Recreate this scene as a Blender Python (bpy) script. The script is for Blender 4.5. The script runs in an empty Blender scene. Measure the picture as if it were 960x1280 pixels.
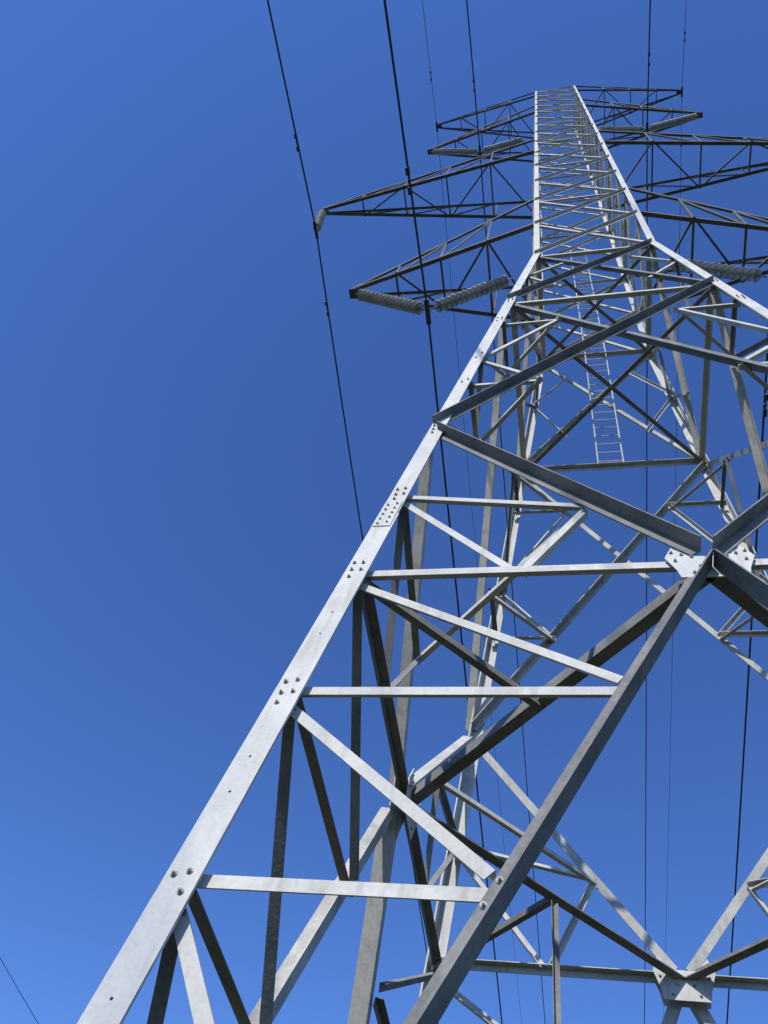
import bpy, bmesh, math, random
from mathutils import Vector, Matrix
random.seed(3)
U=2.5; EYE=1.6
def M(x,y,z): return Vector((x*U,y*U,z*U+EYE))
Z0,Z1,Z2,Z3,Z4,Z5=-.61,1.9452,3.0974,5.5376,7.3657,23.7453
SL=.0918; W4=1-SL*(Z4-Z1); W5=.4908
def wid(z):
    if z<=Z4: return 1-SL*(z-Z1)
    return W4+(W5-W4)*(z-Z4)/(Z5-Z4)

# ---------------------------------------------------------------- materials
def steel(name,c1,c2,rough=.85,metal=.0,streak=1.0,stain=None):
    m=bpy.data.materials.new(name);m.use_nodes=True;nt=m.node_tree;b=nt.nodes['Principled BSDF']
    tc=nt.nodes.new('ShaderNodeTexCoord')
    n1=nt.nodes.new('ShaderNodeTexNoise');n1.inputs['Scale'].default_value=2.3;n1.inputs['Detail'].default_value=8;n1.inputs['Roughness'].default_value=.65
    n2=nt.nodes.new('ShaderNodeTexNoise');n2.inputs['Scale'].default_value=38;n2.inputs['Detail'].default_value=4
    nt.links.new(tc.outputs['Object'],n1.inputs['Vector']);nt.links.new(tc.outputs['Object'],n2.inputs['Vector'])
    mx=nt.nodes.new('ShaderNodeMath');mx.operation='MULTIPLY_ADD';mx.inputs[1].default_value=.35*streak
    nt.links.new(n2.outputs['Fac'],mx.inputs[0]);nt.links.new(n1.outputs['Fac'],mx.inputs[2])
    cr=nt.nodes.new('ShaderNodeValToRGB');cr.color_ramp.elements[0].position=.45;cr.color_ramp.elements[0].color=(*c1,1)
    cr.color_ramp.elements[1].position=.85;cr.color_ramp.elements[1].color=(*c2,1)
    nt.links.new(mx.outputs[0],cr.inputs[0]);out=cr.outputs[0]
    if stain:
        mp=nt.nodes.new('ShaderNodeMapping');mp.inputs['Scale'].default_value=(9,9,.9)
        n3=nt.nodes.new('ShaderNodeTexNoise');n3.inputs['Scale'].default_value=1.6;n3.inputs['Detail'].default_value=5
        nt.links.new(tc.outputs['Object'],mp.inputs[0]);nt.links.new(mp.outputs[0],n3.inputs['Vector'])
        mr=nt.nodes.new('ShaderNodeMapRange');mr.inputs[1].default_value=.54;mr.inputs[2].default_value=.76;mr.inputs[4].default_value=.6
        nt.links.new(n3.outputs['Fac'],mr.inputs[0])
        mi=nt.nodes.new('ShaderNodeMix');mi.data_type='RGBA';nt.links.new(mr.outputs[0],mi.inputs[0])
        nt.links.new(out,mi.inputs[6]);mi.inputs[7].default_value=(*stain,1);out=mi.outputs[2]
    nt.links.new(out,b.inputs['Base Color'])
    b.inputs['Roughness'].default_value=rough;b.inputs['Metallic'].default_value=metal;b.inputs['Specular IOR Level'].default_value=.2
    bp=nt.nodes.new('ShaderNodeBump');bp.inputs['Strength'].default_value=.15;bp.inputs['Distance'].default_value=.01
    nt.links.new(n2.outputs['Fac'],bp.inputs['Height']);nt.links.new(bp.outputs[0],b.inputs['Normal'])
    return m
mat_leg=steel('galvanised_steel',(.42,.42,.395),(.58,.575,.54),stain=(.33,.31,.27))
mat_br=steel('galvanised_steel_brace',(.37,.365,.335),(.55,.54,.495),stain=(.28,.26,.21))
mat_side=steel('side_brace_painted_shade',(.12,.122,.12),(.24,.238,.23))  # shade on the side faces' inner flanges is put into this colour
mat_main=steel('galvanised_steel_main_brace_shaded',(.11,.112,.11),(.24,.236,.225))  # steel darkened to paint in shade on front main and plan bracing
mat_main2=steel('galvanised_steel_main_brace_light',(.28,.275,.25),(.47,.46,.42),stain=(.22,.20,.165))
mat_arm=steel('arm_steel_painted_shade',(.07,.07,.072),(.16,.16,.155))  # dark base colour stands in for the shaded arm undersides
mat_bolt=steel('bolt_steel',(.18,.17,.16),(.36,.35,.33),.6,.2)
mat_hole=steel('dark_hole',(.02,.02,.02),(.04,.04,.04))
mat_wire=steel('weathered_conductor',(.03,.03,.032),(.07,.07,.07),.6)
mat_ins=steel('insulator_porcelain',(.20,.205,.21),(.38,.385,.38),.35)
mat_conc=steel('concrete',(.28,.27,.25),(.42,.40,.37),.9)
mat_gr=steel('grass_soil',(.02,.03,.01),(.07,.068,.03),1)

# ---------------------------------------------------------------- mesh builder
class MB:
    def __init__(s): s.v=[];s.f=[]
    def prism(s,P,Q,prof):
        i=len(s.v);n=len(prof)
        for o in (P,Q):
            for p in prof: s.v.append(tuple(o+p))
        for k in range(n):
            a=(k+1)%n; s.f.append((i+k,i+a,i+n+a,i+n+k))
        s.f.append((i+3,i+2,i+1,i+0));s.f.append((i+5,i+4,i+3,i+0))
        s.f.append((i+n+0,i+n+1,i+n+2,i+n+3));s.f.append((i+n+0,i+n+3,i+n+4,i+n+5))
    def L(s,P,Q,u,v,b,t,bv=None):
        bv=bv or b
        d=(Q-P).normalized()
        u=(u-d*u.dot(d)).normalized();v=v-d*v.dot(d);v=(v-u*v.dot(u)).normalized()
        s.prism(P,Q,[u*0,u*b,u*b+v*t,u*t+v*t,u*t+v*bv,v*bv])
    def cyl(s,P,Q,r,n=8,r2=None):
        d=(Q-P).normalized();a=d.orthogonal().normalized();c=d.cross(a);i=len(s.v)
        r2=r if r2 is None else r2
        for o,rr in ((P,r),(Q,r2)):
            for k in range(n):
                th=2*math.pi*k/n;s.v.append(tuple(o+a*math.cos(th)*rr+c*math.sin(th)*rr))
        for k in range(n):
            e=(k+1)%n;s.f.append((i+k,i+e,i+n+e,i+n+k))
        s.f.append(tuple(i+k for k in reversed(range(n))));s.f.append(tuple(i+n+k for k in range(n)))
    def lathe(s,P,d,prof,n=14):
        a=d.orthogonal().normalized();c=d.cross(a);i=len(s.v);m=len(prof)
        for (h,r) in prof:
            for k in range(n):
                th=2*math.pi*k/n;s.v.append(tuple(P+d*h+a*math.cos(th)*r+c*math.sin(th)*r))
        for j in range(m-1):
            for k in range(n):
                e=(k+1)%n;s.f.append((i+j*n+k,i+j*n+e,i+(j+1)*n+e,i+(j+1)*n+k))
    def tube(s,pts,r,n=6):
        i=len(s.v)
        for k,p in enumerate(pts):
            d=(pts[min(k+1,len(pts)-1)]-pts[max(k-1,0)]).normalized();a=Vector((1,0,0));c=d.cross(a).normalized()
            for j in range(n):
                th=2*math.pi*j/n;s.v.append(tuple(p+a*math.cos(th)*r+c*math.sin(th)*r))
        for k in range(len(pts)-1):
            for j in range(n):
                e=(j+1)%n;s.f.append((i+k*n+j,i+k*n+e,i+(k+1)*n+e,i+(k+1)*n+j))
    def plate(s,pts,n,t):
        i=len(s.v);m=len(pts)
        for p in pts: s.v.append(tuple(p))
        for p in pts: s.v.append(tuple(p+n*t))
        s.f.append(tuple(i+k for k in range(m)));s.f.append(tuple(i+m+k for k in reversed(range(m))))
        for k in range(m):
            e=(k+1)%m;s.f.append((i+k,i+m+k,i+m+e,i+e))
    def obj(s,name,mat,parent=None,smooth=False):
        me=bpy.data.meshes.new(name);me.from_pydata(s.v,[],s.f);me.materials.append(mat)
        bm=bmesh.new();bm.from_mesh(me);bmesh.ops.recalc_face_normals(bm,faces=bm.faces);bm.to_mesh(me);bm.free()
        if smooth: me.polygons.foreach_set('use_smooth',[True]*len(me.polygons))
        o=bpy.data.objects.new(name,me);bpy.context.scene.collection.objects.link(o)
        if parent: o.parent=parent
        return o

tower=bpy.data.objects.new('transmission_tower',None);bpy.context.scene.collection.objects.link(tower)
legs,main,sub,gus,bolts,holes,cage,dia,side,main2=[MB() for _ in range(10)]
rots=[Matrix.Rotation(-math.pi/2*k,3,'Z') for k in range(4)]   # 0 front,1 left,2 back,3 right
def bolt(P,n,r=.0110,h=.013):
    bolts.cyl(P,P+n*.004,r*1.5,10);bolts.cyl(P+n*.004,P+n*h,r,6);bolts.cyl(P+n*h,P+n*(h+.005+random.random()*.005),r*.5,6)

for sx in (-1,1):
    for sy in (-1,1):
        segs=[(-.64,2.3,.165,.018),(2.3,Z3,.155,.016),(Z3,Z4,.145,.014),(Z4,14,.135,.013),(14,Z5,.115,.011)]
        for a,c,b,t in segs:
            legs.L(M(sx*wid(a),sy*wid(a),a),M(sx*wid(c),sy*wid(c),c),Vector((-sx,0,0)),Vector((0,-sy,0)),b,t)

depthc=[0]
def brace(acc,k,x1,z1,x2,z2,b,t,out=0,depth=.022,flip=1,bv=None):
    R=rots[k]
    P=R@M(x1,-wid(z1),z1);Q=R@M(x2,-wid(z2),z2)
    n=(R@Vector((0,-1,.0918 if max(z1,z2)<=Z4+.01 else 0))).normalized()
    d=(Q-P).normalized()
    s=d.cross(n).normalized()*flip
    depthc[0]=(depthc[0]+1)%5
    dd=depth+depthc[0]*.0006
    P2=P-s*b/2-n*dd;Q2=Q-s*b/2-n*dd
    acc.L(P2,Q2,s,(n if out else -n),b,t,bv)
    return n
def faceP(k,x,z,off=0):
    R=rots[k];n=(R@Vector((0,-1,SL if z<Z4 else 0))).normalized()
    return R@M(x,-wid(z),z)+n*off,n

for k in range(4):
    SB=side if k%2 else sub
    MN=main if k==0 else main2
    for s in (-1,1):
        brace(MN,k,0.02*s,Z1-.03,s*(wid(Z0)-.04),Z0,.105,.012,out=1,depth=.046,flip=-s,bv=.145)
        brace(MN,k,0.03*s,Z1+.04,s*(wid(Z2)-.02),Z2-.02,.095,.012,out=1,depth=.046,flip=s,bv=.125)
        zs=[Z1,1.40,.86,.33,-.2]
        for i in range(1,5):
            z=zs[i];brace(SB,k,s*(wid(z)-.02),z,s*(.483*(Z1-z)+.01),z,.07,.008,depth=.062+.0)
            zp=zs[i-1];brace(SB,k,s*(wid(zp)-.03),zp-.05,s*(.483*(Z1-z)+.01),z+.045,.07,.008,depth=.074)
        brace(SB,k,s*(wid(2.48)-.02),2.48,s*.31,2.34,.065,.007,depth=.062)
        brace(SB,k,s*(wid(2.48)-.03),2.45,s*.53,Z1+.01,.065,.007,depth=.074)
        brace(SB,k,s*.31,2.33,s*.50,Z1+.01,.06,.007,depth=.086)
        lm=(.445,3.79);um=(.335,5.01)
        brace(SB,k,s*(wid(4.21)-.02),4.21,s*lm[0],lm[1],.06,.007,depth=.074)
        brace(SB,k,s*(wid(4.21)-.02),4.23,s*um[0],um[1],.06,.007,depth=.086)
        brace(SB,k,s*(wid(3.79)-.02),3.79,s*lm[0],lm[1],.06,.007,depth=.098)
        brace(SB,k,s*(wid(5.01)-.02),5.01,s*um[0],um[1],.06,.007,depth=.098)
        brace(MN,k,-s*(wid(Z2)-.02),Z2+.05,s*(wid(Z3)-.02),Z3-.02,.085,.011,out=(s>0),depth=.03 if s>0 else .045,flip=s,bv=.115)
        brace(MN,k,-s*(wid(Z3)-.02),Z3+.03,s*(wid(Z4)-.02),Z4-.02,.08,.010,out=(s>0),depth=.03 if s>0 else .045,flip=s,bv=.10)
        xm=6.52
        brace(SB,k,s*(wid(xm)-.02),xm,s*.30,6.0,.055,.007,depth=.074)
        brace(SB,k,s*(wid(xm)-.02),xm+.02,s*.26,6.98,.055,.007,depth=.086)
    brace(SB,k,-(wid(Z1)-.02),Z1,wid(Z1)-.02,Z1,.08,.008,depth=.062)
    brace(sub,k,-(wid(Z3)-.02),Z3,wid(Z3)-.02,Z3,.09,.009,depth=.062)
    brace(sub,k,-(wid(Z4)-.02),Z4,wid(Z4)-.02,Z4,.09,.009,depth=.062)
    h,ww,zc=.09,.115,Z1
    outline=((-ww,.015),(-ww*.8,.07),(-.05,.02),(.05,.02),(ww*.8,.07),(ww,.015),(ww*.8,-.05),(.085,-h),(-.085,-h),(-ww*.8,-.05))
    bl=((-.095,.040),(-.07,.028),(-.045,.015),(.095,.040),(.07,.028),(.045,.015),(-.03,-.035),(-.05,-.07),(.03,-.035),(.05,-.07),(-.09,-.005),(.09,-.005))
    pts=[]
    for (dx,dz) in outline:
        p,n=faceP(k,dx,zc+dz,-.044);pts.append(p)
    gus.plate(pts,n,.010)
    for dx,dz in bl:
        p,n=faceP(k,dx,zc+dz,-.033);bolt(p,n,.009,.011)
    if k:
        pts=[]
        for (dx,dz) in outline:
            p,n=faceP(k,dx,zc+dz,-.170);pts.append(p)
        gus.plate(pts,n,.010)
        for dx,dz in bl:
            p,n=faceP(k,dx,zc+dz,-.171);bolt(p,-n,.010,.011)
    for s in (-1,1):
        for z in (1.40,.85,.31,2.48,4.21,3.79,5.01):
            for dx,dz in ((.016,.0),(.043,.008),(.016,-.04),(.043,-.035),(.016,-.075)):
                if random.random()<.85:
                    p,n=faceP(k,s*(wid(z)-dx),z+dz,.001);bolt(p,n)
        for z in (Z1,Z2,Z3):
            for dx,dz in ((.016,.02),(.043,.02),(.016,-.02),(.043,-.02),(.016,-.06)):
                p,n=faceP(k,s*(wid(z)-dx),z+dz,.001);bolt(p,n)
        pts=[]
        for dx,z in ((.003,2.2),(.060,2.2),(.058,2.38),(.003,2.38)):
            p,n=faceP(k,s*(wid(z)-dx),z,.002);pts.append(p)
        gus.plate(pts,n,.006)
        for i in range(5):
            for dx in (.016,.044):
                z=2.215+i*.034+(.010 if dx>.03 else 0);p,n=faceP(k,s*(wid(z)-dx),z,.008);bolt(p,n,.009,.010)
        for z in (-.3,-.05,.12,.5,.62,1.05,1.15,1.6,1.7):
            p,n=faceP(k,s*(wid(z)-.032),z,.0005);holes.cyl(p,p+n*.001,.007,10)
        for z in (1.37,.85,.30):
            for o in (-.02,.03):
                p,n=faceP(k,s*.483*(Z1-z-o),z+o,-.033);bolt(p,n)

# ---- cage bracing
NP=14;hz=(Z5-Z4)/NP
for k in range(4):
    for i in range(NP):
        a=Z4+i*hz;c=a+hz
        b=.08 if i<5 else .07
        for s in (-1,1):
            brace(cage,k,-s*(wid(a)-.02),a,s*(wid(c)-.02),c,b,.007,out=(s>0),depth=.018 if s>0 else .03,flip=s)
        if i%2 or i==NP-1: brace(cage,k,-(wid(c)-.01),c,wid(c)-.01,c,b*.8,.007,depth=.045)
# ---- diaphragms
def beam(acc,P,Q,b,t,up=Vector((0,0,1))):
    d=(Q-P).normalized();u=d.cross(up).normalized();acc.L(P-u*b/2,Q-u*b/2,u,up,b,t)
w=wid(Z1)
for a,c in (((0,-w),(-w,0)),((-w,0),(0,w)),((0,w),(w,0)),((w,0),(0,-w))):
    P=M(a[0]*.95,a[1]*.95,Z1-.02);Q=M(c[0]*.95,c[1]*.95,Z1-.02);beam(dia,P,Q,.10,.01)
for sx in (-1,1):
    for sy in (-1,1):
        beam(dia,M(sx*.48,sy*.48,Z1-.035),M(sx*w*.97,sy*w*.97,Z1-.035),.06,.007)
        # hip bracing tying the redundant nodes of neighbouring faces
        for zz_,xx in ((2.34,.31),(3.79,.445),(5.01,.335)):
            ww_=wid(zz_)*.965
            beam(sub,M(sx*xx,sy*ww_,zz_-.03),M(sx*ww_,sy*xx,zz_-.03),.05,.006)
    lo=.83;q=.483*(Z1-lo);wl=wid(lo)*.96
    Pm=M(sx*.48,.48,Z1-.04);Pb=M(sx*.48,.48,lo)
    dia.L(Pm,Pb,Vector((-sx,0,0)),Vector((0,-1,0)),.06,.007)
    beam(dia,Pb,M(sx*q,wl,lo),.05,.007);beam(dia,Pb+Vector((0,0,.01)),M(sx*wl,q,lo)+Vector((0,0,.01)),.05,.007)
for zc in (Z3,Z4):
    w=wid(zc)
    beam(dia,M(-w*.97,-w*.97,zc-.02),M(w*.97,w*.97,zc-.02),.07,.008);beam(dia,M(-w*.97,w*.97,zc-.05),M(w*.97,-w*.97,zc-.05),.07,.008)

# ---- cross arms
arms=MB()
def arm(sx,z,Lx,h,n,b=.10,zt=None):
    w=wid(z);zt=z if zt is None else zt
    T=[M(sx*Lx,sy*.05,zt) for sy in (-1,1)]
    rb=[M(sx*w,sy*w,z) for sy in (-1,1)];rt=[M(sx*wid(z+h),sy*wid(z+h),z+h) for sy in (-1,1)]
    for j,sy in ((0,-1),(1,1)):
        arms.L(rb[j],T[j],Vector((0,-sy,0)),Vector((0,0,1)),b,.009)
        arms.L(rt[j],T[j]+Vector((0,0,.10)),Vector((0,-sy,0)),Vector((0,0,-1)),b*.8,.009)
        for i in range(1,n):
            f=i/n;B=rb[j].lerp(T[j],f);Tt=rt[j].lerp(T[j],f)
            f2=(i-1)/n;T2=rt[j].lerp(T[j],f2)
            o=Vector((0,-sy*.012,0))
            arms.L(B+o,Tt+o,Vector((1,0,0)),Vector((0,-sy,0)),.055,.006)
            o=Vector((0,-sy*.022,0))
            if i>1: arms.L(T2+o,B+o,Vector((1,0,0)),Vector((0,-sy,0)),.055,.006)
    for i in range(0,n):
        f=i/n;f2=(i+1)/n
        if i>0: arms.L(rb[0].lerp(T[0],f)+Vector((0,0,.012)),rb[1].lerp(T[1],f)+Vector((0,0,.012)),Vector((1,0,0)),Vector((0,0,1)),.055,.006)
        if i<n-1:
            a,c=(0,1) if i%2 else (1,0)
            arms.L(rb[a].lerp(T[a],f)+Vector((0,0,.022)),rb[c].lerp(T[c],f2)+Vector((0,0,.022)),Vector((1,0,0)),Vector((0,0,1)),.055,.006)
    arms.plate([M(sx*(Lx-.12),-.06,zt)+Vector((0,0,-.012)),M(sx*(Lx+.03),-.05,zt)+Vector((0,0,-.012)),M(sx*(Lx+.03),.05,zt)+Vector((0,0,-.012)),M(sx*(Lx-.12),.06,zt)+Vector((0,0,-.012))],Vector((0,0,-1)),.02)
for sx in (-1,1):
    arm(sx,8.54,2.42,1.3,4);arm(sx,13.51,3.88,1.3,5,.12);arm(sx,18.97,2.74,1.3,4,.11)
    arm(sx,22.6,3.05,1.1,4,.10,zt=23.8)

# ---- ladder on the back face
lad=MB()
yb=lambda z: wid(z)-.05
ZL=11.2
for sx in (-1,1):
    lad.cyl(M(sx*.09,yb(Z3),Z3),M(sx*.09,yb(Z4),Z4+.02),.014,6);lad.cyl(M(sx*.09,yb(Z4),Z4+.02),M(sx*.09,yb(ZL),ZL),.014,6)
z=Z3+.05
while z<ZL:
    lad.cyl(M(-.09,yb(z),z),M(.09,yb(z),z),.010,6);z+=.3/U

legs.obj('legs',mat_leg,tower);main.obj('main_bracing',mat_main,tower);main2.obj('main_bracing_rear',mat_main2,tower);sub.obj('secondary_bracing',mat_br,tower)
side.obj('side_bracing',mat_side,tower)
cage.obj('cage_bracing',mat_br,tower);dia.obj('plan_bracing',mat_main,tower)
gus.obj('gusset_plates',mat_leg,tower);bolts.obj('bolts',mat_bolt,tower);holes.obj('bolt_holes',mat_hole,tower)
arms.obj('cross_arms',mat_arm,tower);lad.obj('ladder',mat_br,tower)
ft=MB()
for sx in (-1,1):
    for sy in (-1,1):
        x,y=sx*wid(-.64)*U,sy*wid(-.64)*U
        ft.lathe(Vector((x,y,-.3)),Vector((0,0,1)),[(0,.5),(.5,.45),(.55,.42),(.55,0.001)],28)
ft.obj('footings',mat_conc,tower)

# ---------------------------------------------------------------- camera
cx,cy,yaw,pitch,roll,f=-0.3915,-2.3221,-0.3933,1.0042,0.2909,1036.3
F=Vector((math.sin(yaw)*math.cos(pitch),math.cos(yaw)*math.cos(pitch),math.sin(pitch)))
R0=Vector((math.cos(yaw),-math.sin(yaw),0));U0=R0.cross(F)
R=R0*math.cos(roll)+U0*math.sin(roll);UP=U0*math.cos(roll)-R0*math.sin(roll)
cam=bpy.data.cameras.new('camera');co=bpy.data.objects.new('camera',cam);bpy.context.scene.collection.objects.link(co)
m=Matrix((R,UP,-F)).transposed().to_4x4();m.translation=M(cx,cy,0);co.matrix_world=m
cam.sensor_fit='VERTICAL';cam.sensor_height=24;cam.lens=24*f/1280;cam.clip_end=6000;cam.clip_start=.05
bpy.context.scene.camera=co

# ---------------------------------------------------------------- insulators
def string(P,Q,name='insulator_string'):
    mb=MB();d=(Q-P);L=d.length;d.normalize()
    a=.22;n=max(3,int((L-2*a)/.16));sp=(L-2*a)/n
    mb.cyl(P,Q,.022,8)
    for i in range(n):
        mb.lathe(P+d*(a+i*sp),d,[(0,.04),(.03,.05),(.045,.14),(.06,.16),(.07,.14),(.075,.06),(.12,.035)],16)
    mb.cyl(Q-d*.05,Q+d*.05,.05,8)
    return mb.obj(name,mat_ins,None,True)
def vstring(P1,P2,B):
    string(P1,B);string(P2,B)
# ---------------------------------------------------------------- wires
def wire(x,z,r,slope=.12,name='power_line',dam=(-3.0,2.8),span=300):
    mb=MB();pts=[]
    P=M(x,0,z)
    def zz(y): q=min(abs(y)/span,1);return P.z-slope*abs(y)*(1-q)
    y=-span
    while y<=span+.01:
        pts.append(Vector((P.x,y,zz(y))));y+=(2 if abs(y)<60 else 6)
    mb.tube(pts,r)
    mb.cyl(Vector((P.x,-.3,P.z-.03)),Vector((P.x,.3,P.z-.03)),.06,8)
    for dy in dam:
        c=Vector((P.x,dy,zz(dy)));mb.cyl(c+Vector((0,-.22,-.12)),c+Vector((0,.22,-.12)),.012,6);mb.cyl(c,c+Vector((0,0,-.13)),.03,6)
        mb.cyl(c+Vector((0,-.28,-.12)),c+Vector((0,-.12,-.12)),.05,8);mb.cyl(c+Vector((0,.28,-.12)),c+Vector((0,.12,-.12)),.05,8)
    mb.obj(name,mat_wire)
for s in (-1,1):
    vstring(M(s*2.38,0,8.52),M(s*.744,0,8.5),M(s*1.516,0,7.69));wire(s*1.516,7.66,.026)
    vstring(M(s*2.70,0,18.95),M(s*.75,0,18.9),M(s*1.6,0,18.0));wire(s*1.6,17.98,.032)
    string(M(s*3.86,0,13.5),M(s*3.66,0,12.18));wire(s*3.66,12.15,.032)
    wire(s*3.055,23.75,.016)
wire(-25.5,19.6,.035,slope=.06,dam=())

# ---------------------------------------------------------------- ground
g=MB();g.v=[(-3000,-3000,0),(3000,-3000,0),(3000,3000,0),(-3000,3000,0)];g.f=[(0,1,2,3)];g.obj('ground',mat_gr)

# ---------------------------------------------------------------- light
SE,SA=math.radians(41),(-.22,-.97)
h=math.hypot(*SA);sd=Vector((SA[0]/h*math.cos(SE),SA[1]/h*math.cos(SE),math.sin(SE)))
sl=bpy.data.lights.new('sun','SUN');sl.energy=5;sl.angle=math.radians(.5);sl.color=(1,.95,.87)
so=bpy.data.objects.new('sun',sl);bpy.context.scene.collection.objects.link(so)
so.rotation_euler=(-sd).to_track_quat('-Z','Y').to_euler();so.location=(0,0,80)
wd=bpy.data.worlds.new('World');bpy.context.scene.world=wd;wd.use_nodes=True;nt=wd.node_tree
sky=nt.nodes.new('ShaderNodeTexSky');sky.sky_type='NISHITA';sky.sun_disc=False;sky.sun_elevation=SE
sky.sun_rotation=math.atan2(sd.x,sd.y);sky.air_density=1.15;sky.dust_density=0;sky.ozone_density=1.2
gm=nt.nodes.new('ShaderNodeGamma');gm.inputs[1].default_value=1.15
mul=nt.nodes.new('ShaderNodeMix');mul.data_type='RGBA';mul.blend_type='MULTIPLY';mul.inputs[0].default_value=1
mul.inputs[7].default_value=(.57,.83,1.38,1)
nt.links.new(sky.outputs[0],gm.inputs[0]);nt.links.new(gm.outputs[0],mul.inputs[6])
bg=nt.nodes['Background'];bg.inputs[1].default_value=.11
nt.links.new(mul.outputs[2],bg.inputs[0])
sc=bpy.context.scene;sc.view_settings.view_transform='Standard';sc.view_settings.look='None';sc.view_settings.exposure=0
